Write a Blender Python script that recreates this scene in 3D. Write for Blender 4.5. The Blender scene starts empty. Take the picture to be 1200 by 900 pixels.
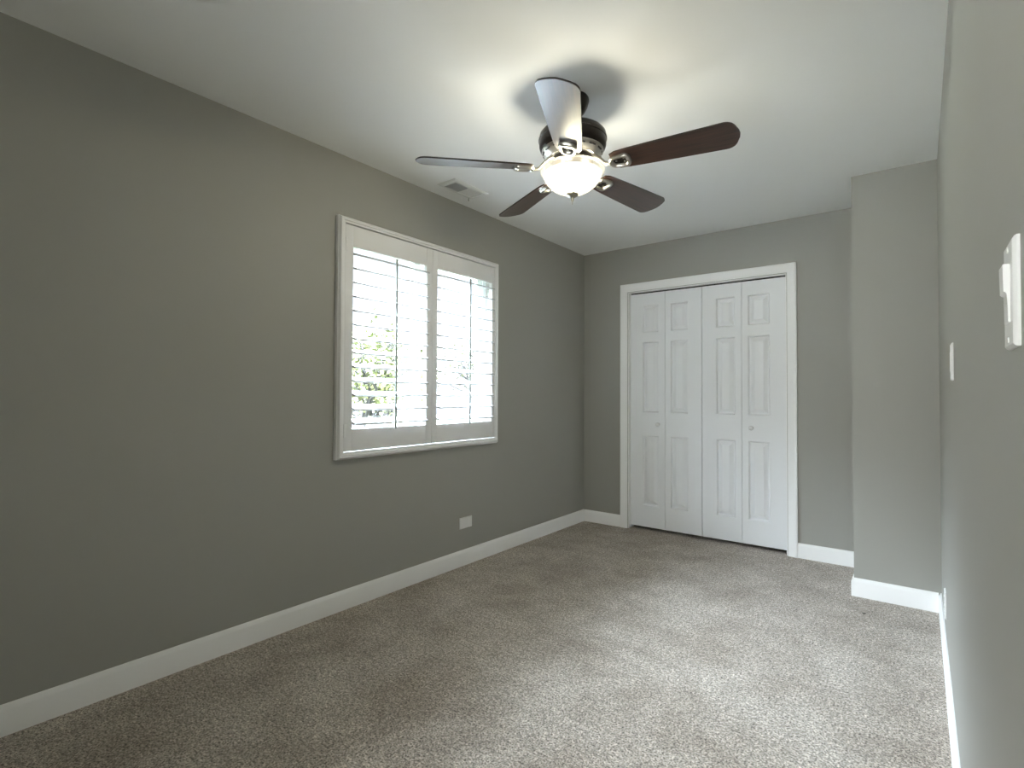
import bpy, bmesh, math, random
from mathutils import Vector, Matrix
PI = math.pi
random.seed(7)
S = bpy.context.scene
COL = S.collection

# ------------------------------------------------------------------ camera, light, exposure
H = 2.44                      # ceiling height
D = 4.243                     # back wall
XR = 2.531                    # right wall
XB, YB = 2.137, 3.645         # boxed-out corner: its side and its front
Y0 = -0.32                    # wall behind the camera
WT = 0.16                     # outer wall thickness
YAW, PITCH, ROLL, FPX = 0.6595, 0.0191, 0.0048, 617.19
CAM = Vector((2.449, 0.0, 1.156))

cd = bpy.data.cameras.new('camera'); cam = bpy.data.objects.new('camera', cd); COL.objects.link(cam)
f = Vector((-math.sin(YAW) * math.cos(PITCH), math.cos(YAW) * math.cos(PITCH), math.sin(PITCH)))
r0 = Vector((math.cos(YAW), math.sin(YAW), 0)); u0 = r0.cross(f)
rr = r0 * math.cos(ROLL) + u0 * math.sin(ROLL); uu = -r0 * math.sin(ROLL) + u0 * math.cos(ROLL)
m = Matrix((rr, uu, -f)).transposed().to_4x4(); m.translation = CAM
cam.matrix_world = m
cd.sensor_width = 36; cd.lens = FPX * 36 / 1200; cd.clip_start = 0.02; cd.clip_end = 200
S.camera = cam
S.view_settings.view_transform = 'Standard'; S.view_settings.look = 'None'
S.view_settings.exposure = 0.57; S.view_settings.gamma = 1.0
S.view_settings.use_curve_mapping = False
try:
    S.cycles.max_bounces = 14; S.cycles.diffuse_bounces = 12; S.cycles.glossy_bounces = 4
    S.cycles.transmission_bounces = 8; S.cycles.transparent_max_bounces = 12
    S.cycles.sample_clamp_indirect = 14; S.cycles.use_adaptive_sampling = False; S.cycles.caustics_reflective = False; S.cycles.caustics_refractive = False
    S.cycles.use_denoising = True
except Exception:
    pass

SKY_LOW = 1.4                 # overcast sky radiance near the horizon
SKY = 140.0                    # and high up
LAMP_W = 6.4                  # each of the three bulbs in the fan's bowl
BOWL_E = 0.7                  # glow of the lit glass bowl
w = bpy.data.worlds.new('overcast_sky'); S.world = w; w.use_nodes = True
nt = w.node_tree; bg = nt.nodes['Background']
# overcast: moderate at the horizon, much brighter higher up (by direction only)
tc = nt.nodes.new('ShaderNodeTexCoord'); sp = nt.nodes.new('ShaderNodeSeparateXYZ'); mr = nt.nodes.new('ShaderNodeMapRange')
mr.interpolation_type = 'SMOOTHSTEP'
mr.inputs['From Min'].default_value = math.sin(math.radians(15)); mr.inputs['From Max'].default_value = math.sin(math.radians(42))
mr.inputs['To Min'].default_value = SKY_LOW; mr.inputs['To Max'].default_value = SKY
nt.links.new(tc.outputs['Generated'], sp.inputs[0]); nt.links.new(sp.outputs['Z'], mr.inputs['Value']); nt.links.new(mr.outputs['Result'], bg.inputs[1])
bg.inputs[0].default_value = (0.77, 0.865, 1.0, 1)
# daylight is gathered at the window opening (light portal)
pl = bpy.data.lights.new('window_daylight', 'AREA'); po = bpy.data.objects.new('window_daylight', pl); COL.objects.link(po)
pl.shape = 'RECTANGLE'; pl.size = 1.30; pl.size_y = 1.25
po.location = (-WT - 0.02, 2.305, 1.455); po.rotation_euler = (0, -PI / 2, 0)
pl.cycles.is_portal = True
# unseen fill light, added to brighten the room through the doorway behind the camera
HALL_FILL_W = 170.0
hl = bpy.data.lights.new('hall_fill', 'AREA'); ho = bpy.data.objects.new('hall_fill', hl); COL.objects.link(ho)
hl.shape = 'RECTANGLE'; hl.size = 1.2; hl.size_y = 1.7; hl.energy = HALL_FILL_W; hl.color = (0.90, 0.94, 1.0)
ho.location = (2.05, -1.72, 1.25); ho.rotation_euler = (PI / 2, 0, PI)

# ------------------------------------------------------------------ materials
def mat(name, col, rough=0.5, metal=0.0, spec=0.5, coat=0.0, coat_rough=0.1, emit=None, emit_s=0.0):
    mt = bpy.data.materials.new(name); mt.use_nodes = True
    b = mt.node_tree.nodes['Principled BSDF']
    b.inputs['Base Color'].default_value = (*col, 1); b.inputs['Roughness'].default_value = rough
    b.inputs['Metallic'].default_value = metal; b.inputs['Specular IOR Level'].default_value = spec
    b.inputs['Coat Weight'].default_value = coat; b.inputs['Coat Roughness'].default_value = coat_rough
    if emit:
        b.inputs['Emission Color'].default_value = (*emit, 1); b.inputs['Emission Strength'].default_value = emit_s
    return mt

def nd(mt, kind, **kw):
    n = mt.node_tree.nodes.new(kind)
    for k, v in kw.items():
        if k in n.inputs: n.inputs[k].default_value = v
        else: setattr(n, k, v)
    return n

def lk(mt, a, b): mt.node_tree.links.new(a, b)
def bsdf(mt): return mt.node_tree.nodes['Principled BSDF']

def bump(mt, scale, strength, dist, detail=3):
    tc = nd(mt, 'ShaderNodeTexCoord'); n = nd(mt, 'ShaderNodeTexNoise', Scale=scale, Detail=detail)
    b = nd(mt, 'ShaderNodeBump', Strength=strength, Distance=dist)
    lk(mt, tc.outputs['Object'], n.inputs['Vector']); lk(mt, n.outputs['Fac'], b.inputs['Height'])
    lk(mt, b.outputs['Normal'], bsdf(mt).inputs['Normal'])

M = {}
M['wall'] = mat('grey_wall_paint', (0.354, 0.351, 0.322), 0.55, spec=0.35); bump(M['wall'], 260, 0.06, 0.002)
M['ceiling'] = mat('white_ceiling_paint', (0.84, 0.85, 0.84), 0.85, spec=0.2); bump(M['ceiling'], 180, 0.08, 0.002)
M['trim'] = mat('white_trim_paint', (0.90, 0.90, 0.90), 0.38); bump(M['trim'], 40, 0.02, 0.002)
M['door'] = mat('white_door_paint', (0.82, 0.83, 0.85), 0.42)
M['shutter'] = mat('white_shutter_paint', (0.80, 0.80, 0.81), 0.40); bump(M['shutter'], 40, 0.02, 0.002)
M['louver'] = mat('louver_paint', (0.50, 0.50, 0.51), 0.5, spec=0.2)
M['rod'] = mat('backlit_shutter_rod', (0.34, 0.37, 0.355), 0.45)  # grey of the backlit rod: its shade is put into the colour
M['vinyl'] = mat('white_window_vinyl', (0.80, 0.82, 0.83), 0.35)
M['plate'] = mat('white_plastic', (0.80, 0.80, 0.79), 0.30)
M['vent'] = mat('white_vent_enamel', (0.70, 0.71, 0.69), 0.4)
M['dark'] = mat('dark_recess', (0.018, 0.018, 0.018), 0.8)
M['bronze'] = mat('dark_bronze', (0.022, 0.017, 0.014), 0.28, metal=0.55, spec=0.6)
M['nickel'] = mat('brushed_nickel', (0.50, 0.48, 0.44), 0.30, metal=1.0); bump(M['nickel'], 300, 0.03, 0.001)
M['antique'] = mat('aged_nickel', (0.33, 0.31, 0.26), 0.42, metal=1.0)
M['blade_edge'] = mat('dark_blade_edge', (0.02, 0.013, 0.01), 0.4)
M['screw'] = mat('steel_screw', (0.5, 0.49, 0.47), 0.3, metal=1.0)
M['lint'] = mat('dark_lint', (0.02, 0.02, 0.02), 0.9)
M['knob'] = mat('white_knob_enamel', (0.80, 0.80, 0.80), 0.18, coat=0.5)
M['bark'] = mat('grey_bark', (0.012, 0.010, 0.009), 0.9); bump(M['bark'], 30, 0.6, 0.02)
M['closet'] = mat('closet_paint', (0.25, 0.24, 0.22), 0.7)

def wood():
    mt = mat('walnut_blade', (0.10, 0.04, 0.02), 0.34, spec=0.5, coat=0.55, coat_rough=0.22)
    tc = nd(mt, 'ShaderNodeTexCoord'); mp = nd(mt, 'ShaderNodeMapping'); mp.inputs['Scale'].default_value = (1.6, 26, 26)
    n = nd(mt, 'ShaderNodeTexNoise', Scale=3.0, Detail=8, Roughness=0.62, Distortion=0.6)
    rp = nd(mt, 'ShaderNodeValToRGB')
    rp.color_ramp.elements[0].position = 0.32; rp.color_ramp.elements[0].color = (0.018, 0.0085, 0.006, 1)
    rp.color_ramp.elements[1].position = 0.70; rp.color_ramp.elements[1].color = (0.062, 0.027, 0.017, 1)
    lk(mt, tc.outputs['Object'], mp.inputs['Vector']); lk(mt, mp.outputs['Vector'], n.inputs['Vector'])
    lk(mt, n.outputs['Fac'], rp.inputs['Fac']); lk(mt, rp.outputs['Color'], bsdf(mt).inputs['Base Color'])
    return mt
M['wood'] = wood()

def carpet():
    mt = mat('grey_beige_carpet', (0.35, 0.32, 0.28), 0.95, spec=0.05)
    b = bsdf(mt); b.inputs['Sheen Weight'].default_value = 0.15; b.inputs['Sheen Roughness'].default_value = 0.6
    tc = nd(mt, 'ShaderNodeTexCoord')
    n1 = nd(mt, 'ShaderNodeTexNoise', Scale=150.0, Detail=4, Roughness=0.72)          # tufts
    n2 = nd(mt, 'ShaderNodeTexVoronoi', Scale=230.0)
    n3 = nd(mt, 'ShaderNodeTexNoise', Scale=2.6, Detail=5, Roughness=0.62, Distortion=0.25)   # trodden patches of the nap
    n4 = nd(mt, 'ShaderNodeTexNoise', Scale=11.0, Detail=3, Roughness=0.6)
    for n in (n1, n2, n3, n4): lk(mt, tc.outputs['Object'], n.inputs['Vector'])
    rp = nd(mt, 'ShaderNodeValToRGB'); e = rp.color_ramp.elements
    e[0].position = 0.36; e[0].color = (0.04, 0.032, 0.025, 1)
    e[1].position = 0.62; e[1].color = (0.70, 0.65, 0.595, 1)
    k = e.new(0.48); k.color = (0.40, 0.36, 0.315, 1)
    lk(mt, n1.outputs['Fac'], rp.inputs['Fac'])
    # larger blend: slightly browner, darker where the nap lies the other way
    r2 = nd(mt, 'ShaderNodeValToRGB'); g = r2.color_ramp.elements
    g[0].position = 0.36; g[0].color = (0.82, 0.775, 0.735, 1); g[1].position = 0.62; g[1].color = (1.15, 1.14, 1.13, 1)
    lk(mt, n3.outputs['Fac'], r2.inputs['Fac'])
    r3 = nd(mt, 'ShaderNodeValToRGB'); g = r3.color_ramp.elements
    g[0].position = 0.3; g[0].color = (0.88, 0.87, 0.86, 1); g[1].position = 0.7; g[1].color = (1.08, 1.08, 1.08, 1)
    lk(mt, n4.outputs['Fac'], r3.inputs['Fac'])
    mx = nd(mt, 'ShaderNodeMix', data_type='RGBA', blend_type='MULTIPLY'); mx.inputs[0].default_value = 1
    lk(mt, rp.outputs['Color'], mx.inputs[6]); lk(mt, r2.outputs['Color'], mx.inputs[7])
    my = nd(mt, 'ShaderNodeMix', data_type='RGBA', blend_type='MULTIPLY'); my.inputs[0].default_value = 1
    lk(mt, mx.outputs[2], my.inputs[6]); lk(mt, r3.outputs['Color'], my.inputs[7])
    lk(mt, my.outputs[2], b.inputs['Base Color'])
    n5 = nd(mt, 'ShaderNodeTexNoise', Scale=62.0, Detail=2, Roughness=0.5); lk(mt, tc.outputs['Object'], n5.inputs['Vector'])
    r5 = nd(mt, 'ShaderNodeValToRGB'); g = r5.color_ramp.elements
    g[0].position = 0.36; g[0].color = (0.74, 0.73, 0.72, 1); g[1].position = 0.64; g[1].color = (1.22, 1.22, 1.22, 1)
    lk(mt, n5.outputs['Fac'], r5.inputs['Fac'])
    mz = nd(mt, 'ShaderNodeMix', data_type='RGBA', blend_type='MULTIPLY'); mz.inputs[0].default_value = 1
    lk(mt, my.outputs[2], mz.inputs[6]); lk(mt, r5.outputs['Color'], mz.inputs[7]); lk(mt, mz.outputs[2], b.inputs['Base Color'])
    ad = nd(mt, 'ShaderNodeMath', operation='ADD')
    lk(mt, n1.outputs['Fac'], ad.inputs[0]); lk(mt, n2.outputs['Distance'], ad.inputs[1])
    bp = nd(mt, 'ShaderNodeBump', Strength=0.6, Distance=0.006)
    lk(mt, ad.outputs[0], bp.inputs['Height']); lk(mt, bp.outputs['Normal'], b.inputs['Normal'])
    return mt
M['carpet'] = carpet()

def bowl_glass(name, tint, glow, g):
    """thin frosted glass: lets the bulbs' light through, glows cream itself, faint surface gloss"""
    mt = bpy.data.materials.new(name); mt.use_nodes = True
    nt = mt.node_tree; nt.nodes.clear()
    o = nt.nodes.new('ShaderNodeOutputMaterial'); ad = nt.nodes.new('ShaderNodeAddShader'); mx = nt.nodes.new('ShaderNodeMixShader')
    t = nt.nodes.new('ShaderNodeBsdfTransparent'); t.inputs[0].default_value = (*tint, 1)
    e = nt.nodes.new('ShaderNodeEmission'); e.inputs[1].default_value = g
    gl = nt.nodes.new('ShaderNodeBsdfGlossy'); gl.inputs['Roughness'].default_value = 0.3; mx.inputs[0].default_value = 0.04
    tc = nt.nodes.new('ShaderNodeTexCoord'); n = nt.nodes.new('ShaderNodeTexNoise'); n.inputs['Scale'].default_value = 9.0; n.inputs['Detail'].default_value = 4
    rp = nt.nodes.new('ShaderNodeValToRGB')          # faint alabaster clouding
    rp.color_ramp.elements[0].color = (glow[0] * 0.95, glow[1] * 0.93, glow[2] * 0.88, 1); rp.color_ramp.elements[1].color = (*glow, 1)
    L = nt.links.new
    L(tc.outputs['Object'], n.inputs['Vector']); L(n.outputs['Fac'], rp.inputs['Fac']); L(rp.outputs['Color'], e.inputs[0])
    L(t.outputs[0], mx.inputs[1]); L(gl.outputs[0], mx.inputs[2]); L(mx.outputs[0], ad.inputs[0]); L(e.outputs[0], ad.inputs[1]); L(ad.outputs[0], o.inputs[0])
    return mt
M['bowl'] = bowl_glass('frosted_white_glass', (0.74, 0.735, 0.70), (1.0, 0.95, 0.76), BOWL_E)
M['bowl_rim'] = bowl_glass('etched_glass_lip', (0.82, 0.81, 0.78), (1.0, 0.92, 0.70), BOWL_E * 0.3)

def glass():
    mt = bpy.data.materials.new('window_glass'); mt.use_nodes = True
    nt = mt.node_tree; nt.nodes.clear()
    o = nt.nodes.new('ShaderNodeOutputMaterial'); mx = nt.nodes.new('ShaderNodeMixShader')
    t = nt.nodes.new('ShaderNodeBsdfTransparent'); t.inputs[0].default_value = (0.95, 0.97, 0.96, 1)
    g = nt.nodes.new('ShaderNodeBsdfGlossy'); g.inputs['Roughness'].default_value = 0.02
    mx.inputs[0].default_value = 0.05
    nt.links.new(t.outputs[0], mx.inputs[1]); nt.links.new(g.outputs[0], mx.inputs[2])
    nt.links.new(mx.outputs[0], o.inputs[0])
    return mt
M['glass'] = glass()

def leaf_mat(name, a, b_):
    mt = mat(name, a, 0.6)
    gi = nd(mt, 'ShaderNodeTexCoord'); n = nd(mt, 'ShaderNodeTexNoise', Scale=1.6, Detail=3)
    rp = nd(mt, 'ShaderNodeValToRGB'); rp.color_ramp.elements[0].position = 0.35; rp.color_ramp.elements[1].position = 0.65
    rp.color_ramp.elements[0].color = (*a, 1); rp.color_ramp.elements[1].color = (*b_, 1)
    lk(mt, gi.outputs['Object'], n.inputs['Vector']); lk(mt, n.outputs['Fac'], rp.inputs['Fac']); lk(mt, rp.outputs['Color'], bsdf(mt).inputs['Base Color'])
    return mt
M['leaf'] = leaf_mat('spring_leaves', (0.050, 0.061, 0.014), (0.085, 0.088, 0.026))
M['leaf2'] = leaf_mat('pale_leaves', (0.042, 0.048, 0.017), (0.062, 0.065, 0.027))
M['lawn'] = leaf_mat('mown_lawn', (0.026, 0.032, 0.015), (0.034, 0.038, 0.021))
M['pave'] = mat('pale_paving', (0.030, 0.026, 0.027), 0.9); bump(M['pave'], 20, 0.3, 0.01)

# ------------------------------------------------------------------ mesh helpers
def finish(name, bm, mtl, parent=None, smooth=None, mats=None):
    bmesh.ops.recalc_face_normals(bm, faces=bm.faces[:])
    me = bpy.data.meshes.new(name); bm.to_mesh(me); bm.free()
    for mm in (mats or [mtl]): me.materials.append(mm)
    o = bpy.data.objects.new(name, me); COL.objects.link(o)
    if smooth is not None:
        for p in me.polygons: p.use_smooth = True
        try: me.set_sharp_from_angle(angle=math.radians(smooth))
        except Exception: pass
    if parent is not None: o.parent = parent
    return o

def box(bm, lo, hi, bev=0.0, seg=2, mi=0):
    lo = Vector(lo); hi = Vector(hi)
    vs = [bm.verts.new((x, y, z)) for x in (lo.x, hi.x) for y in (lo.y, hi.y) for z in (lo.z, hi.z)]
    fs = [(0, 1, 3, 2), (4, 6, 7, 5), (0, 4, 5, 1), (2, 3, 7, 6), (0, 2, 6, 4), (1, 5, 7, 3)]
    faces = [bm.faces.new([vs[i] for i in q]) for q in fs]
    for q in faces: q.material_index = mi
    if bev > 0:
        es = list({e for q in faces for e in q.edges})
        bmesh.ops.bevel(bm, geom=es, offset=bev, segments=seg, affect='EDGES', profile=0.5)
    return faces

def lathe(bm, prof, seg=48, c=(0, 0, 0), close=True):
    rings = []
    for r, z in prof:
        if r < 1e-5: rings.append([bm.verts.new((c[0], c[1], c[2] + z))])
        else: rings.append([bm.verts.new((c[0] + r * math.cos(2 * PI * i / seg), c[1] + r * math.sin(2 * PI * i / seg), c[2] + z)) for i in range(seg)])
    for a, b in zip(rings, rings[1:]):
        for i in range(seg):
            j = (i + 1) % seg
            if len(a) == 1 and len(b) == 1: continue
            if len(a) == 1: bm.faces.new((a[0], b[i], b[j]))
            elif len(b) == 1: bm.faces.new((a[i], a[j], b[0]))
            else: bm.faces.new((a[i], a[j], b[j], b[i]))

def prism(bm, pts, a, b):
    """closed outline pts (list of 3-vectors) swept from offset a to offset b (vectors)"""
    A = [bm.verts.new(Vector(q) + Vector(a)) for q in pts]; B = [bm.verts.new(Vector(q) + Vector(b)) for q in pts]
    n = len(pts)
    bm.faces.new(A); bm.faces.new(B[::-1])
    for i in range(n): bm.faces.new((A[i], B[i], B[(i + 1) % n], A[(i + 1) % n]))

def tube(bm, pts, rads, seg=10):
    rings = []
    pts = [Vector(q) for q in pts]
    for i, q in enumerate(pts):
        d = (pts[min(i + 1, len(pts) - 1)] - pts[max(i - 1, 0)]).normalized()
        ref = Vector((0, 0, 1)) if abs(d.z) < 0.9 else Vector((1, 0, 0))
        s = d.cross(ref).normalized(); t = d.cross(s)
        rings.append([bm.verts.new(q + rads[i] * (s * math.cos(2 * PI * k / seg) + t * math.sin(2 * PI * k / seg))) for k in range(seg)])
    for a, b in zip(rings, rings[1:]):
        for k in range(seg): bm.faces.new((a[k], a[(k + 1) % seg], b[(k + 1) % seg], b[k]))
    bm.faces.new(rings[0]); bm.faces.new(rings[-1][::-1])

def tag(o, label, cat=None, group=None, kind=None):
    if label: o['label'] = label
    if cat: o['category'] = cat
    if group: o['group'] = group
    if kind: o['kind'] = kind
    return o

def empty(name, loc=(0, 0, 0)):
    o = bpy.data.objects.new(name, None); COL.objects.link(o); o.location = loc; o.empty_display_size = 0.1
    return o

def struct(name, bm, mtl, label, cat, smooth=None, mats=None):
    o = finish(name, bm, mtl, smooth=smooth, mats=mats)
    return tag(o, label, cat, kind='structure')

# ------------------------------------------------------------------ room shell
OY0, OY1, OZ0, OZ1 = 1.675, 2.930, 0.845, 2.062          # window opening in the left wall
DX0, DX1, DZ = 0.438, 1.684, 2.046                        # closet opening in the back wall

bm = bmesh.new(); box(bm, (-WT, Y0 - 1.6, -0.1), (3.2, D + 0.85, 0.0))
struct('floor', bm, M['carpet'], 'grey beige speckled cut pile carpet across the whole floor', 'carpet')
bm = bmesh.new(); box(bm, (-WT, Y0 - 1.6, H), (3.2, D + 0.85, H + 0.1))
struct('ceiling', bm, M['ceiling'], 'flat white painted ceiling around the fan', 'ceiling')
bm = bmesh.new()
box(bm, (-WT, Y0 - 0.1, 0), (0, OY0, H)); box(bm, (-WT, OY1, 0), (0, D + 0.85, H))
box(bm, (-WT, OY0, 0), (0, OY1, OZ0)); box(bm, (-WT, OY0, OZ1), (0, OY1, H))
struct('wall_left', bm, M['wall'], 'long grey wall holding the shuttered window', 'wall')
bm = bmesh.new()
box(bm, (0, D, 0), (DX0, D + 0.11, H)); box(bm, (DX1, D, 0), (XR + 0.12, D + 0.11, H)); box(bm, (DX0, D, DZ), (DX1, D + 0.11, H))
struct('wall_back', bm, M['wall'], 'grey end wall around the white bifold closet doors', 'wall')
bm = bmesh.new(); box(bm, (XB, YB, 0), (XR, D, H))
struct('wall_corner', bm, M['wall'], 'grey boxed-out wall corner right of the closet', 'wall')
bm = bmesh.new(); box(bm, (XR, Y0, 0), (XR + 0.12, D, H))
struct('wall_right', bm, M['wall'], 'grey wall with the light switches, close to the camera', 'wall')
bm = bmesh.new(); box(bm, (0, Y0 - 0.1, 0), (1.62, Y0, H)); box(bm, (2.44, Y0 - 0.1, 0), (XR + 0.12, Y0, H)); box(bm, (1.62, Y0 - 0.1, 2.05), (2.44, Y0, H))
struct('wall_rear', bm, M['wall'], 'grey wall with an open doorway behind the camera', 'wall')
bm = bmesh.new()
box(bm, (0.9, Y0 - 1.5, 0), (1.0, Y0 - 0.1, H)); box(bm, (3.1, Y0 - 1.5, 0), (3.2, Y0 - 0.1, H)); box(bm, (0.9, Y0 - 1.6, 0), (3.2, Y0 - 1.5, H)); box(bm, (XR + 0.12, Y0 - 0.1, 0), (3.2, Y0, H))
struct('wall_hall', bm, M['wall'], 'grey walls of an added unseen hall outside the open doorway', 'wall')  # unseen hall, added to carry the fill light to the doorway
bm = bmesh.new()
box(bm, (0, D + 0.75, 0), (XR + 0.12, D + 0.85, H)); box(bm, (XR, D + 0.11, 0), (XR + 0.12, D + 0.75, H))
struct('wall_closet', bm, M['closet'], 'inside walls of the closet behind the bifold doors', 'wall')

# ------------------------------------------------------------------ baseboards
BH, BT = 0.104, 0.013
def bprof(n, t=BT):          # n: unit vector away from the wall
    n = Vector(n)
    return [n * q[0] + Vector((0, 0, q[1])) for q in [(0, 0), (t, 0), (t, BH - 0.020), (t * 0.86, BH - 0.014), (t * 0.62, BH - 0.009), (t * 0.5, BH - 0.002), (t * 0.36, BH), (0, BH)]]
def baseboard(name, n, a, b, label):
    bm = bmesh.new(); prism(bm, bprof(n), a, b); return struct(name, bm, M['trim'], label, 'baseboard', smooth=35)
CX0, CX1 = 0.372, 1.750      # outer edges of the closet casing
baseboard('baseboard_left', (1, 0, 0), (0, Y0, 0), (0, D, 0), 'white baseboard running along the left wall under the window')
baseboard('baseboard_back', (0, -1, 0), (BT, D, 0), (CX0, D, 0), 'short white baseboard between left corner and closet casing')
baseboard('baseboard_back', (0, -1, 0), (CX1, D, 0), (XB - BT, D, 0), 'short white baseboard between closet casing and boxed-out corner')
baseboard('baseboard_corner', (-1, 0, 0), (XB, YB - BT, 0), (XB, D, 0), 'white baseboard on the side of the boxed-out corner')
baseboard('baseboard_front', (0, -1, 0), (XB, YB, 0), (XR - BT, YB, 0), 'white baseboard on the face of the boxed-out corner')
baseboard('baseboard_right', (-1, 0, 0), (XR, Y0, 0), (XR, YB, 0), 'white baseboard along the right wall below the switches')

# ------------------------------------------------------------------ closet casing + bifold doors
bm = bmesh.new()
CZ = 2.116; CI0, CI1, CIZ = DX0 - 0.004, DX1 + 0.004, DZ + 0.004
def casing_prof(wd):          # (across from outer edge, out from wall)
    return [(0, 0), (0, 0.017), (0.006, 0.019), (wd * 0.32, 0.019), (wd * 0.42, 0.0155), (wd * 0.80, 0.0135), (wd * 0.92, 0.0105), (wd, 0.008), (wd, 0)]
rows = []                     # mitred: left foot, left top, right top, right foot
wl, wr, wz = CI0 - CX0, CX1 - CI1, CZ - CIZ
for i in range(9):
    al, ol = casing_prof(wl)[i]; ar, _ = casing_prof(wr)[i]; az, _ = casing_prof(wz)[i]
    rows.append([Vector((CX0 + al, D - ol, 0)), Vector((CX0 + al, D - ol, CZ - az)), Vector((CX1 - ar, D - ol, CZ - az)), Vector((CX1 - ar, D - ol, 0))])
vv = [[bm.verts.new(q) for q in rw] for rw in rows]
for i in range(8):
    for j in range(3): bm.faces.new((vv[i][j], vv[i + 1][j], vv[i + 1][j + 1], vv[i][j + 1]))
bm.faces.new([vv[i][0] for i in range(9)]); bm.faces.new([vv[i][3] for i in range(9)][::-1])
for j in range(3): bm.faces.new((vv[0][j], vv[0][j + 1], vv[8][j + 1], vv[8][j]))
struct('trim_1', bm, M['trim'], 'white moulded casing around the closet doors', 'door casing', smooth=30)
bm = bmesh.new()              # jamb lining
box(bm, (DX0, D + 0.001, 0), (DX0 + 0.006, D + 0.11, DZ)); box(bm, (DX1 - 0.006, D + 0.001, 0), (DX1, D + 0.11, DZ))
box(bm, (DX0 + 0.006, D + 0.001, DZ - 0.006), (DX1 - 0.006, D + 0.11, DZ))
struct('trim_2', bm, M['trim'], 'white jamb lining inside the closet opening', 'door jamb')
bm = bmesh.new(); box(bm, (DX0 + 0.01, D + 0.042, DZ - 0.014), (DX1 - 0.01, D + 0.066, DZ - 0.0061)); 
struct('trim_3', bm, M['dark'], 'dark strip in the gap above the closet doors', 'door track')  # near-black strip filling the gap over the leaves

def leaf(name, parent, x0, x1, px0, px1):
    """one moulded leaf: front face at y = D+0.032, three raised panels between px0 and px1"""
    yf, yb = D + 0.032, D + 0.066; z0, z1 = 0.028, 2.028
    bm = bmesh.new()
    rows = [(0.212, 0.806), (1.004, 1.606), (1.690, 1.920)]
    xs = [x0, px0, px1, x1]; zs = [z0] + [q for r_ in rows for q in r_] + [z1]
    grid = [[bm.verts.new((x, yf, z)) for x in xs] for z in zs]
    for i in range(len(zs) - 1):
        for j in range(3):
            if j == 1 and i % 2 == 1: continue
            bm.faces.new((grid[i][j], grid[i][j + 1], grid[i + 1][j + 1], grid[i + 1][j]))
    for i in (1, 3, 5):
        prev = [grid[i][1], grid[i][2], grid[i + 1][2], grid[i + 1][1]]
        zl, zh = zs[i], zs[i + 1]
        for ins, dep in ((0.002, 0.004), (0.008, 0.0165), (0.013, 0.0170), (0.040, 0.0030), (0.042, 0.0015)):
            cur = [bm.verts.new((px0 + ins, yf + dep, zl + ins)), bm.verts.new((px1 - ins, yf + dep, zl + ins)),
                   bm.verts.new((px1 - ins, yf + dep, zh - ins)), bm.verts.new((px0 + ins, yf + dep, zh - ins))]
            for k in range(4): bm.faces.new((prev[k], prev[(k + 1) % 4], cur[(k + 1) % 4], cur[k]))
            prev = cur
        bm.faces.new(prev)
    back = [bm.verts.new(q) for q in ((x0, yb, z0), (x1, yb, z0), (x1, yb, z1), (x0, yb, z1))]
    bm.faces.new(back[::-1])
    lft = [grid[i][0] for i in range(len(zs))]; rgt = [grid[i][3] for i in range(len(zs))]
    bm.faces.new([back[0]] + [back[3]] + lft[::-1]); bm.faces.new([back[1]] + rgt + [back[2]])
    bm.faces.new([back[0], back[1]] + grid[0][::-1]); bm.faces.new([back[3]] + grid[-1] + [back[2]])
    bm.normal_update()
    es = [e for e in bm.edges if len(e.link_faces) == 2 and all(abs(v.co.y - yf) < 1e-6 for v in e.verts) and e.calc_face_angle(0) > 1.3]
    bmesh.ops.bevel(bm, geom=es, offset=0.0025, segments=2, affect='EDGES')
    return finish(name, bm, M['door'], parent, smooth=14)

def knob(parent, x, z):
    bm = bmesh.new()
    lathe(bm, [(0, 0), (0.013, 0), (0.013, 0.003), (0.0075, 0.006), (0.0070, 0.013), (0.0105, 0.018), (0.0155, 0.022), (0.0168, 0.027), (0.0150, 0.032), (0.0090, 0.0352), (0, 0.036)], 28)
    bmesh.ops.transform(bm, matrix=Matrix.Translation((x, D + 0.032, z)) @ Matrix.Rotation(PI / 2, 4, 'X'), verts=bm.verts[:])
    return finish('knob', bm, M['knob'], parent, smooth=50)

LX = [0.449, 0.7605, 1.0640, 1.3660, 1.6725]
d1 = tag(empty('door_1', (LX[0], D + 0.05, 0)), 'left pair of white bifold closet door leaves with small knob', 'closet door', kind='structure')
d2 = tag(empty('door_2', (LX[4], D + 0.05, 0)), 'right pair of white bifold closet door leaves with small knob', 'closet door', kind='structure')
def kids(root, objs):
    for o in objs:
        o.parent = root; o.matrix_parent_inverse = root.matrix_basis.inverted()
l1 = leaf('door_leaf', None, LX[0], LX[1] - 0.0015, 0.560, 0.701); l2 = leaf('door_leaf', None, LX[1] + 0.0015, LX[2] - 0.002, 0.807, 0.951)
l3 = leaf('door_leaf', None, LX[2] + 0.002, LX[3] - 0.0015, 1.176, 1.317); l4 = leaf('door_leaf', None, LX[3] + 0.0015, LX[4], 1.412, 1.563)
kids(d1, (l1, l2)); kids(d2, (l3, l4))
knob(l1, 0.702, 0.906); knob(l4, 1.438, 0.908)

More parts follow.
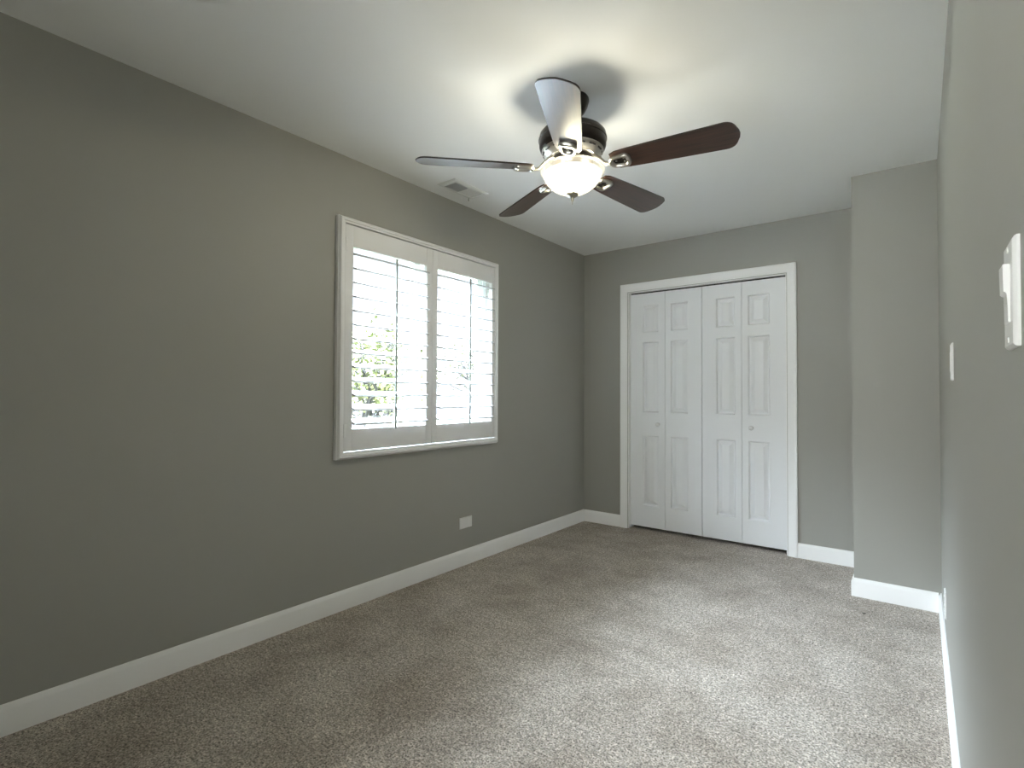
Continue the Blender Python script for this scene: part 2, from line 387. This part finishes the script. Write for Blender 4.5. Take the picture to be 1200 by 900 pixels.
# ------------------------------------------------------------------ window: vinyl unit, shutter frame, two shutters
win = tag(empty('window_1', (-0.12, 2.3, OZ0)), 'white vinyl window unit behind the plantation shutters', 'window', kind='structure')
def wpart(name, bm, mtl, smooth=None, parent=None):
    o = finish(name, bm, mtl, smooth=smooth); kids(win, (o,)); return o
bm = bmesh.new()
x0, x1 = -0.150, -0.070
box(bm, (x0, OY0, OZ0), (x1, OY0 + 0.035, OZ1)); box(bm, (x0, OY1 - 0.035, OZ0), (x1, OY1, OZ1))
box(bm, (x0, OY0 + 0.035, OZ0), (x1, OY1 - 0.035, OZ0 + 0.035)); box(bm, (x0, OY0 + 0.035, OZ1 - 0.035), (x1, OY1 - 0.035, OZ1))
wpart('window_frame', bm, M['vinyl'])
def sash(ya, yb, xa, xb, st):
    bm = bmesh.new(); za, zb = OZ0 + 0.036, OZ1 - 0.036
    box(bm, (xa, ya, za), (xb, ya + st, zb), 0.003); box(bm, (xa, yb - st, za), (xb, yb, zb), 0.003)
    box(bm, (xa, ya + st, za), (xb, yb - st, za + 0.045), 0.003); box(bm, (xa, ya + st, zb - 0.045), (xb, yb - st, zb), 0.003)
    s = wpart('sash', bm, M['vinyl'])
    bm = bmesh.new(); xm = (xa + xb) / 2
    box(bm, (xm - 0.002, ya + st - 0.004, za + 0.041), (xm + 0.002, yb - st + 0.004, zb - 0.041))
    g = finish('pane', bm, M['glass']); g.parent = s; g.matrix_parent_inverse = s.matrix_basis.inverted()
    return s
sash(OY0 + 0.036, 2.312, -0.142, -0.112, 0.048)
s2 = sash(2.250, OY1 - 0.036, -0.108, -0.078, 0.050)
bm = bmesh.new(); box(bm, (-0.078, 2.268, 1.075), (-0.066, 2.284, 1.155), 0.003)
k = finish('latch', bm, M['rod']); kids(win, (k,)); k['label'] = 'grey sash latch'

# shutter frame on the wall
FY0, FY1, FZ0, FZ1, FX = 1.623, 2.952, 0.803, 2.103, 0.040
PY0, PYM, PY1, PZ0, PZ1 = 1.664, 2.302, 2.922, 0.843, 2.068
bm = bmesh.new()
def ring(bm, y0, y1, z0, z1, iy0, iy1, iz0, iz1, xa, xb, bev):
    prof = []
    o = [(y0, z0), (y1, z0), (y1, z1), (y0, z1)]; i = [(iy0, iz0), (iy1, iz0), (iy1, iz1), (iy0, iz1)]
    rowsv = []
    def lerp(t, a, b): return (a[0] + (b[0] - a[0]) * t, a[1] + (b[1] - a[1]) * t)
    for t, xx in bev:
        rowsv.append([bm.verts.new((xx, *lerp(t, o[k], i[k]))) for k in range(4)])
    n = len(rowsv)
    for a in range(n):
        A, B = rowsv[a], rowsv[(a + 1) % n]
        for k in range(4): bm.faces.new((A[k], A[(k + 1) % 4], B[(k + 1) % 4], B[k]))
ring(bm, FY0, FY1, FZ0, FZ1, PY0 - 0.002, PY1 + 0.002, PZ0 - 0.002, PZ1 + 0.002, 0, FX,
     [(0, 0.0), (0, 0.024), (0.10, 0.027), (0.16, 0.034), (0.30, FX), (0.62, FX), (0.74, 0.034), (1.0, 0.032), (1.0, -0.02), (0.90, -0.02), (0.90, 0.0)])
struct('trim_4', bm, M['shutter'], 'white moulded frame on the wall around the window shutters', 'window frame', smooth=25)

def shutter(ya, yb, oy0, oy1, label, hinge_y):
    oz0, oz1 = 0.963, 1.953
    xa, xb = 0.0, 0.028
    root = tag(empty('window_shutter', (xa, hinge_y, PZ0)), label, 'shutter', 'plantation shutters over the window')
    parts = []
    za, zb = PZ0 + 0.003, PZ1 - 0.003
    for p, q in ((ya, oy0), (oy1, yb)):
        bm = bmesh.new(); box(bm, (xa, p, za), (xb, q, zb), 0.0025); parts.append(finish('stile', bm, M['shutter'], smooth=30))
    for p, q in ((za, oz0), (oz1, zb)):
        bm = bmesh.new(); box(bm, (xa + 0.001, oy0, p), (xb - 0.001, oy1, q), 0.002); parts.append(finish('rail', bm, M['shutter'], smooth=30))
    bm = bmesh.new(); n = 13; pitch = (oz1 - oz0) / n; th = math.radians(17.0)
    for i in range(n):
        zc = oz0 + pitch * (i + 0.5); xc = (xa + xb) / 2
        pts = []
        for k in range(16):          # elliptical blade section 89 x 10 mm, outer edge up
            a = 2 * PI * k / 16; u_, v_ = 0.0445 * math.cos(a), 0.0062 * math.copysign(abs(math.sin(a)) ** 0.6, math.sin(a))
            pts.append(Vector((xc + u_ * math.cos(th) + v_ * math.sin(th), 0, zc - u_ * math.sin(th) + v_ * math.cos(th))))
        prism(bm, pts, (0, oy0 + 0.0015, 0), (0, oy1 - 0.0015, 0))
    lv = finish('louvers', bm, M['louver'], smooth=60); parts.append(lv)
    ym = (oy0 + oy1) / 2; xr_ = xa + 0.014 + 0.0445 * math.cos(th) + 0.003
    dz = 0.0445 * math.sin(th)
    bm = bmesh.new(); box(bm, (xr_, ym - 0.0055, oz0 + pitch * 0.5 - dz - 0.035), (xr_ + 0.010, ym + 0.0055, oz1 - pitch * 0.5 - dz + 0.030), 0.0025)
    parts.append(finish('tilt_rod', bm, M['rod'], smooth=30))
    sgn = 1 if hinge_y == ya else -1
    for hz in (0.955, 1.955):
        bm = bmesh.new(); box(bm, (xb, hinge_y + sgn * 0.001, hz - 0.035), (xb + 0.002, hinge_y + sgn * 0.018, hz + 0.035), 0.0008, 1)
        tube(bm, [(xb + 0.003, hinge_y + sgn * 0.001, hz - 0.036), (xb + 0.003, hinge_y + sgn * 0.001, hz + 0.036)], [0.003, 0.003], 10)
        parts.append(finish('hinge', bm, M['shutter'], smooth=40))
    bm = bmesh.new()                                   # small magnet catch button on the bottom rail
    lathe(bm, [(0, 0), (0.006, 0), (0.006, 0.002), (0, 0.003)], 16)
    bmesh.ops.transform(bm, matrix=Matrix.Translation((xb - 0.001, ym - 0.005, oz0 - 0.012)) @ Matrix.Rotation(PI / 2, 4, 'Y'), verts=bm.verts[:])
    parts.append(finish('rod_catch', bm, M['shutter'], smooth=40))
    kids(root, parts)
shutter(PY0 + 0.001, PYM - 0.001, 1.717, 2.254, 'left white plantation shutter panel with tilted louvers and tilt rod coloured in backlit grey', PY0 + 0.001)
shutter(PYM + 0.001, PY1 - 0.001, 2.347, 2.886, 'right white plantation shutter panel with tilted louvers, nearer the closet', PY1 - 0.001)

# ------------------------------------------------------------------ ceiling fan
FC = Vector((1.2653, 1.9469, 0)); ZB = 2.131; RB = 0.671; PH = 0.1545
fan = tag(empty('ceiling_fan', (FC.x, FC.y, H)), 'five-bladed walnut ceiling fan with dark motor and glowing glass bowl light', 'ceiling fan')
def fpart(name, bm, mtl, smooth=40, parent=fan, mats=None):
    bmesh.ops.translate(bm, vec=(0, 0, -H), verts=bm.verts[:])      # local to the fan's ceiling point
    o = finish(name, bm, mtl, parent, smooth=smooth, mats=mats); return o
bm = bmesh.new(); lathe(bm, [(0, H), (0.066, H), (0.070, H - 0.006), (0.071, H - 0.016), (0.068, H - 0.024), (0.064, H - 0.040), (0.052, H - 0.062), (0.036, H - 0.076), (0.020, H - 0.082), (0, H - 0.082)], 48)
fpart('canopy', bm, M['bronze'])
bm = bmesh.new(); lathe(bm, [(0, H - 0.080), (0.0135, H - 0.080), (0.0135, H - 0.125), (0.030, H - 0.128), (0.034, H - 0.140), (0.034, H - 0.150), (0, H - 0.150)], 32)
fpart('downrod', bm, M['bronze'])
bm = bmesh.new()
lathe(bm, [(0, 2.300), (0.080, 2.300), (0.112, 2.297), (0.134, 2.289), (0.1425, 2.279), (0.1445, 2.268), (0.1445, 2.262), (0.1475, 2.260), (0.1475, 2.254), (0.1445, 2.252), (0.1440, 2.228), (0.1400, 2.216), (0.1320, 2.209), (0, 2.209)], 72)
motor = fpart('motor_housing', bm, M['bronze'])
bm = bmesh.new()      # nickel lower ring
lathe(bm, [(0.08, 2.2095), (0.1325, 2.2095), (0.1335, 2.205), (0.1290, 2.199), (0.1200, 2.187), (0.1060, 2.179), (0.1040, 2.176), (0.080, 2.174), (0.0, 2.174)], 72)
ringo = fpart('trim_ring', bm, M['nickel']); ringo['label'] = 'bright nickel ring'
bm = bmesh.new()      # vent slots in the ring
for i in range(15):
    a = 2 * PI * i / 15 + 0.1
    b2 = bmesh.new(); box(b2, (-0.0035, -0.017, -0.0012), (0.0035, 0.017, 0.0012), 0.001, 1)
    mt_ = Matrix.Translation((0.1262 * math.cos(a), 0.1262 * math.sin(a), 2.1942)) @ Matrix.Rotation(a, 4, 'Z') @ Matrix.Rotation(math.radians(-52), 4, 'Y')
    bmesh.ops.transform(b2, matrix=mt_, verts=b2.verts[:])
    me = bpy.data.meshes.new('t'); b2.to_mesh(me); b2.free(); bm.from_mesh(me); bpy.data.meshes.remove(me)
vs_ = fpart('vent_slots', bm, M['dark'], smooth=None, parent=fan)
bm = bmesh.new(); lathe(bm, [(0, 2.176), (0.088, 2.176), (0.090, 2.172), (0.090, 2.150), (0.078, 2.142), (0.070, 2.138), (0.070, 2.118), (0, 2.118)], 56)
fpart('switch_housing', bm, M['bronze'])
# glass bowl: rolled lip above, dome below, open top
bm = bmesh.new()
outer = [(0.1180, 2.1360), (0.1290, 2.1370), (0.1370, 2.1320), (0.1395, 2.1250), (0.1385, 2.1170), (0.1330, 2.1115), (0.1270, 2.1080)]
lathe(bm, outer + [(0.1230, 2.1080), (0.1290, 2.1150), (0.1330, 2.1230), (0.1270, 2.1310), (0.1180, 2.1320), (0.1180, 2.1360)], 72)
lip = fpart('glass_lip', bm, M['bowl_rim']); lip['label'] = 'cream etched glass lip of the bowl'
bm = bmesh.new()
dome = [(0.1270, 2.1090), (0.1245, 2.0990), (0.1170, 2.0820), (0.1040, 2.0640), (0.0860, 2.0480), (0.0640, 2.0355), (0.0400, 2.0280), (0.0180, 2.0250)]
lathe(bm, dome + [(0.0180, 2.0290), (0.0400, 2.0320), (0.0620, 2.0390), (0.0830, 2.0510), (0.1000, 2.0660), (0.1130, 2.0835), (0.1205, 2.1000), (0.1230, 2.1090)], 72)
bowl = fpart('light_bowl', bm, M['bowl']); bowl['label'] = 'glowing frosted glass bowl'
bm = bmesh.new()
lathe(bm, [(0, 2.034), (0.022, 2.034), (0.022, 2.029), (0.0260, 2.026), (0.0270, 2.022), (0.0240, 2.015), (0.0150, 2.009), (0.0075, 2.006), (0.0058, 2.002), (0.0065, 1.999), (0.0052, 1.993), (0.0024, 1.988), (0.0020, 1.979), (0, 1.976)], 32)
fpart('finial', bm, M['antique'])
for k_ in range(3):
    a = 2 * PI * k_ / 3 + 0.5
    bm = bmesh.new(); c = (0.068 * math.cos(a), 0.068 * math.sin(a), 0)
    lathe(bm, [(0, 2.118), (0.010, 2.118), (0.010, 2.106), (0.0, 2.106)], 16, c)
    fpart('bulb_socket', bm, M['plate'], 40)
    ld = bpy.data.lights.new('fan_bulb', 'POINT'); ld.energy = LAMP_W; ld.color = (1.0, 0.945, 0.76); ld.shadow_soft_size = 0.04
    lo = bpy.data.objects.new('fan_bulb', ld); COL.objects.link(lo); lo.location = (c[0], c[1], 2.086 - H); lo.parent = fan

TILT = math.radians(13.0)
def blade_outline():
    pts = []
    r0_, r1_ = 0.165, RB
    w0, w1 = 0.054, 0.074      # half widths at root and tip
    n = 10
    pts.append((r0_ + 0.012, -w0 * 0.80)); pts.append((r0_ + 0.035, -w0)); 
    for i in range(1, n + 1):
        t = i / n; x = r0_ + 0.035 + (r1_ - 0.055 - r0_ - 0.035) * t
        pts.append((x, -(w0 + (w1 - w0) * (t ** 0.8))))
    R_ = 0.040                 # rounded tip corners with a shallow bowed end
    for i in range(1, 9):
        a = -PI / 2 + (PI / 2 * 0.86) * i / 8
        pts.append((r1_ - 0.055 + 0.044 * math.cos(a) * 1.0 + 0.0, -(w1 - R_) + R_ * math.sin(a)))
    half = pts[:]
    tip = [(r1_ - 0.003, -0.020), (r1_, 0.0), (r1_ - 0.003, 0.020)]
    return half + tip + [(x, -y) for x, y in reversed(half)]
def make_blade():
    bm = bmesh.new(); o = blade_outline(); hz = 0.0032
    lo_ = [bm.verts.new((x, y, -hz)) for x, y in o]; hi_ = [bm.verts.new((x, y, hz)) for x, y in o]
    n = len(o)
    a = bm.faces.new(lo_[::-1]); b = bm.faces.new(hi_)
    for i in range(n):
        q = bm.faces.new((lo_[i], lo_[(i + 1) % n], hi_[(i + 1) % n], hi_[i])); q.material_index = 1
    bmesh.ops.bevel(bm, geom=list(a.edges) + list(b.edges), offset=0.0012, segments=2, affect='EDGES')
    return finish('blade', bm, None, smooth=30, mats=[M['wood'], M['blade_edge']])
def make_bracket():
    """arm under the blade: curved stem from the motor, opening into a rounded loop plate with two bosses"""
    bm = bmesh.new()
    path = [(0.080, 0, 0.045), (0.105, 0, 0.038), (0.128, 0, 0.018), (0.150, 0, -0.006), (0.174, 0, -0.012)]
    wd = [0.017, 0.014, 0.011, 0.010, 0.012]; th = [0.006] * 5
    rings = []
    for q, ww, t in zip(path, wd, th):
        rings.append([bm.verts.new((q[0] + s_ * 0.0015, y * ww, q[2] + s_ * t)) for (s_, y) in ((-1, -0.8), (-1, 0.8), (-0.4, 1), (0.4, 1), (1, 0.8), (1, -0.8), (0.4, -1), (-0.4, -1))])
    for a, b in zip(rings, rings[1:]):
        for k in range(8): bm.faces.new((a[k], a[(k + 1) % 8], b[(k + 1) % 8], b[k]))
    bm.faces.new(rings[0][::-1]); bm.faces.new(rings[-1])
    # loop: outer and inner closed outlines, sloped rim
    N = 40; cx = 0.212; rows = []
    def oval(ax, ay, z, p=3.6):
        out = []
        for i in range(N):
            a = 2 * PI * i / N; c, s = math.cos(a), math.sin(a)
            x = ax * math.copysign(abs(c) ** (2 / p), c); y = ay * math.copysign(abs(s) ** (2 / p), s)
            y *= 0.78 + 0.22 * (x / ax + 1) / 2 * 1.0
            out.append(bm.verts.new((cx + x, y, z)))
        return out
    for ax, ay, z in ((0.044, 0.040, -0.0040), (0.044, 0.040, -0.0120), (0.041, 0.037, -0.0165), (0.033, 0.029, -0.0175), (0.029, 0.025, -0.0140), (0.028, 0.024, -0.0040)):
        rows.append(oval(ax, ay, z))
    for i in range(len(rows)):
        A, B = rows[i], rows[(i + 1) % len(rows)]
        for k in range(N): bm.faces.new((A[k], A[(k + 1) % N], B[(k + 1) % N], B[k]))
    return finish('blade_bracket', bm, M['nickel'], smooth=50)
def make_inset():
    bm = bmesh.new(); box(bm, (0.186, -0.023, -0.0050), (0.238, 0.023, -0.0036), 0.0005, 1)
    return finish('bracket_inset', bm, M['bronze'])
def make_screw(x, y):
    bm = bmesh.new()
    lathe(bm, [(0, -0.0050), (0.0046, -0.0050), (0.0046, -0.0070), (0.0026, -0.0085), (0, -0.0088)], 14, (x, y, 0))
    return finish('screw', bm, M['screw'], smooth=40)
b0, k0, i0 = make_blade(), make_bracket(), make_inset()
scr = [make_screw(0.196, 0), make_screw(0.230, 0.012), make_screw(0.230, -0.012)]
for i in range(5):
    b = b0 if i == 0 else b0.copy()
    if i: COL.objects.link(b)
    b.parent = fan
    b.matrix_basis = Matrix.Translation((0, 0, ZB - H)) @ Matrix.Rotation(PH + i * 2 * PI / 5, 4, 'Z') @ Matrix.Rotation(-TILT, 4, 'X')
    for src in [k0, i0] + scr:
        c = src if i == 0 else src.copy()
        if i: COL.objects.link(c)
        c.parent = b

# ------------------------------------------------------------------ ceiling air vent
VX0, VX1, VY0, VY1 = 0.118, 0.272, 2.247, 2.553
vent = tag(empty('air_vent', (VX0, VY0, H)), 'small white rectangular air vent in the ceiling above the window', 'air vent')
parts = []
bm = bmesh.new()
gx0, gx1, gy0, gy1 = VX0 + 0.028, VX1 - 0.028, VY0 + 0.032, VY1 - 0.032
def ringz(bm, prof):
    rowsv = [[bm.verts.new(q) for q in ((a, b, z), (c, b, z), (c, d, z), (a, d, z))] for a, b, c, d, z in prof]
    for i in range(len(rowsv)):
        A, B = rowsv[i], rowsv[(i + 1) % len(rowsv)]
        for k in range(4): bm.faces.new((A[k], A[(k + 1) % 4], B[(k + 1) % 4], B[k]))
ringz(bm, [(VX0, VY0, VX1, VY1, H), (VX0, VY0, VX1, VY1, H - 0.003), (VX0 + 0.010, VY0 + 0.010, VX1 - 0.010, VY1 - 0.010, H - 0.009),
           (gx0, gy0, gx1, gy1, H - 0.010), (gx0, gy0, gx1, gy1, H)])
parts.append(finish('vent_frame', bm, M['vent'], smooth=20))
bm = bmesh.new(); box(bm, (gx0, gy0, H - 0.0012), (gx1, gy1, H - 0.0004)); parts.append(finish('duct_shade', bm, M['dark']))  # flat plate coloured near-black for the shade inside the duct
bm = bmesh.new(); n = 24
for i in range(n):
    yc = gy0 + (gy1 - gy0) * (i + 0.5) / n; near = i < n / 2
    a = math.radians(72 if near else -28)
    dy, dz_ = 0.0048 * math.cos(a), 0.0048 * math.sin(a)
    ny, nz = -math.sin(a) * 0.0004, math.cos(a) * 0.0004
    pts = [Vector((0, yc - dy + ny, H - 0.0062 - dz_ * 0.8 + nz)), Vector((0, yc + dy + ny, H - 0.0062 + dz_ * 0.8 + nz)), Vector((0, yc + dy - ny, H - 0.0062 + dz_ * 0.8 - nz)), Vector((0, yc - dy - ny, H - 0.0062 - dz_ * 0.8 - nz))]
    prism(bm, pts, (gx0, 0, 0), (gx1, 0, 0))
box(bm, (gx0, (gy0 + gy1) / 2 - 0.003, H - 0.0105), (gx1, (gy0 + gy1) / 2 + 0.003, H - 0.002))
parts.append(finish('vent_louvers', bm, M['vent']))
bm = bmesh.new(); box(bm, (gx0 - 0.012, gy1 - 0.010, H - 0.024), (gx0 - 0.006, gy1 - 0.006, H - 0.009), 0.001, 1); box(bm, (gx0 - 0.013, gy1 - 0.012, H - 0.029), (gx0 - 0.005, gy1 - 0.004, H - 0.023), 0.001, 1)
parts.append(finish('damper_lever', bm, M['screw']))
kids(vent, parts)

# ------------------------------------------------------------------ wall plates
def plate_mesh(a, b, c, d, t, n_axis):
    """plate on a wall: a..b along y, c..d in z, proud by t; n_axis +1 = on the left wall, -1 = on the right wall"""
    bm = bmesh.new(); s = n_axis; bx = 0.0 if s > 0 else XR
    def rowv(ins, out): return [bm.verts.new((bx + s * out, y, z)) for y, z in ((a + ins, c + ins), (b - ins, c + ins), (b - ins, d - ins), (a + ins, d - ins))]
    rows = [rowv(0, 0), rowv(0, t * 0.45), rowv(0.0012, t * 0.75), rowv(0.0035, t)]
    bm.faces.new(rows[0]); bm.faces.new(rows[-1])
    for A, B in zip(rows, rows[1:]):
        for k in range(4): bm.faces.new((A[k], A[(k + 1) % 4], B[(k + 1) % 4], B[k]))
    return finish('cover_plate', bm, M['plate'], smooth=30)
def screws(pos, x, s):
    out = []
    for y, z in pos:
        b2 = bmesh.new(); lathe(b2, [(0, 0), (0.0034, 0), (0.0030, 0.0010), (0, 0.0014)], 14)
        bmesh.ops.transform(b2, matrix=Matrix.Translation((x, y, z)) @ Matrix.Rotation(s * PI / 2, 4, 'Y'), verts=b2.verts[:])
        out.append(finish('screw', b2, M['plate'], smooth=40))
    return out

# switch close to the camera: rocker with its upper half standing out
sw = tag(empty('light_switch', (XR, 0.778, 1.265)), 'white rocker light switch on the right wall, close to the camera', 'light switch')
pp = [plate_mesh(0.742, 0.814, 1.208, 1.323, 0.006, -1)] + screws([(0.778, 1.314), (0.778, 1.217)], XR - 0.006, -1)
bm = bmesh.new()
zt, zm_, zl = 1.297, 1.267, 1.235
pts = [Vector((XR - 0.004, 0, zt)), Vector((XR - 0.0118, 0, zt)), Vector((XR - 0.0112, 0, zm_)), Vector((XR - 0.0082, 0, zm_ - 0.001)), Vector((XR - 0.0078, 0, zl)), Vector((XR - 0.004, 0, zl))]
prism(bm, pts, (0, 0.762, 0), (0, 0.794, 0))
bmesh.ops.bevel(bm, geom=bm.edges[:], offset=0.0006, segments=2, affect='EDGES')
pp.append(finish('rocker', bm, M['plate'], smooth=30)); kids(sw, pp)

sw2 = tag(empty('light_switch', (XR, 2.157, 1.262)), 'white switch plate on the right wall, farther from the camera', 'light switch')
pp = [plate_mesh(2.121, 2.193, 1.205, 1.322, 0.006, -1)] + screws([(2.157, 1.312), (2.157, 1.215)], XR - 0.006, -1)
bm = bmesh.new(); box(bm, (XR - 0.0075, 2.141, 1.231), (XR - 0.004, 2.173, 1.296), 0.0008); pp.append(finish('rocker', bm, M['plate'], smooth=30)); kids(sw2, pp)

def receptacles(cs, x, s, horiz):
    out = []
    for (y, z) in cs:
        bm = bmesh.new(); hy, hz = (0.0135, 0.0165) if horiz else (0.0165, 0.0135)
        box(bm, (min(x, x + s * 0.0014), y - hy, z - hz), (max(x, x + s * 0.0014), y + hy, z + hz), 0.0006, 1)
        o = finish('receptacle', bm, M['plate'], smooth=30)
        bm = bmesh.new(); xa, xb = sorted((x + s * 0.0011, x + s * 0.0017))
        if horiz:
            for dz in (-0.0062, 0.0062): box(bm, (xa, y - 0.001, z + dz - 0.0010), (xb, y + 0.0072, z + dz + 0.0010))
            box(bm, (xa, y - 0.0090, z - 0.0022), (xb, y - 0.0050, z + 0.0022))
        else:
            for dy in (-0.0062, 0.0062): box(bm, (xa, y + dy - 0.0010, z - 0.001), (xb, y + dy + 0.0010, z + 0.0072))
            box(bm, (xa, y - 0.0022, z - 0.0090), (xb, y + 0.0022, z - 0.0050))
        sl = finish('slots', bm, M['dark']); kids(o, (sl,)); out.append(o)
    return out
ou = tag(empty('power_outlet', (XR, 3.006, 0.247)), 'white outlet plate low on the right wall, above the baseboard near the boxed-out corner', 'power outlet')
pp = [plate_mesh(2.970, 3.042, 0.189, 0.305, 0.006, -1)] + receptacles([(3.006, 0.2665), (3.006, 0.2275)], XR - 0.006, -1, False); kids(ou, pp)

bl = tag(empty('blank_plate', (0, 2.651, 0.283)), 'white cover plate on the left wall, low between window and baseboard', 'cover plate')
pp = [plate_mesh(2.590, 2.711, 0.246, 0.321, 0.006, 1)] + screws([(2.606, 0.2835), (2.695, 0.2835)], 0.006, 1); kids(bl, pp)

# lint on the carpet
bm = bmesh.new(); bmesh.ops.create_icosphere(bm, subdivisions=2, radius=0.0045)
for v in bm.verts: v.co += Vector((random.uniform(-1, 1), random.uniform(-1, 1), random.uniform(-1, 1))) * 0.0012; v.co.x *= 1.5; v.co.z *= 0.5
o = finish('carpet_lint', bm, M['lint'], smooth=60); o.location = (2.205, 3.37, 0.003); tag(o, 'tiny dark speck of lint on the carpet before the boxed-out corner', 'lint')

# ------------------------------------------------------------------ outside the window
GZ = -2.6
bm = bmesh.new(); box(bm, (-60, -30, GZ - 0.2), (-0.6, 70, GZ))
struct('ground', bm, M['lawn'], 'pale green lawn outside the window', 'lawn')
bm = bmesh.new(); box(bm, (-26, -30, GZ), (-20, 70, GZ + 0.03))
struct('road', bm, M['pave'], 'pale paved road beyond the lawn', 'road')
def tree(name, x, y, h, cr, seed, leafm, label, nl=2600, ls=0.055):
    rnd = random.Random(seed); root = tag(empty(name, (x, y, GZ)), label, 'tree', 'trees outside the window')
    bm = bmesh.new(); tips = []
    def grow(p, d, ln, r, lev):
        q = p + d * ln; mid = p + d * ln * 0.5 + Vector((rnd.uniform(-1, 1), rnd.uniform(-1, 1), 0)) * ln * 0.05
        tube(bm, [p, mid, q], [r, r * 0.85, r * 0.68], 7)
        if lev >= 2: tips.append((p + d * ln * 0.6, ln)); tips.append((q, ln))
        if lev == 4: return
        for k in range(3 if lev else 5):
            a = rnd.uniform(0, 2 * PI); sp = rnd.uniform(0.35, 0.8)
            nd_ = (d + Vector((math.cos(a), math.sin(a), rnd.uniform(-0.1, 0.5))) * sp).normalized()
            grow(q if k else mid.lerp(q, 0.6), nd_, ln * rnd.uniform(0.62, 0.80), r * 0.6, lev + 1)
    grow(Vector((0, 0, 0)), Vector((0.03, 0.02, 1)), h * 0.30, h * 0.022, 0)
    t = finish('trunk', bm, M['bark'], root, smooth=60)
    bm = bmesh.new()
    for _ in range(nl):
        p, ln = rnd.choice(tips); p = p + Vector((rnd.gauss(0, 1), rnd.gauss(0, 1), rnd.gauss(0, 1))) * cr
        s_ = ls * rnd.uniform(0.6, 1.3)
        d = Vector((rnd.gauss(0, 1), rnd.gauss(0, 1), rnd.gauss(0, 0.7))).normalized(); e = d.orthogonal().normalized()
        up = d.cross(e)
        vs = [bm.verts.new(p + d * s_), bm.verts.new(p + e * s_ * 0.5 + up * s_ * 0.08), bm.verts.new(p - d * s_), bm.verts.new(p - e * s_ * 0.5 + up * s_ * 0.08)]
        bm.faces.new(vs)
    finish('foliage', bm, leafm, root)
tree('spring_tree', -7.0, 7.2, 6.4, 0.26, 3, M['leaf'], 'light green spring tree seen through the left shutter panel', 5200, 0.06)
tree('spring_tree', -8.4, 13.6, 6.6, 0.26, 5, M['leaf2'], 'sparse budding tree seen through the right shutter panel', 2200, 0.055)
tree('spring_tree', -14.5, 11.0, 6.8, 0.30, 9, M['leaf'], 'farther green tree standing behind the two nearer trees', 4200, 0.08)
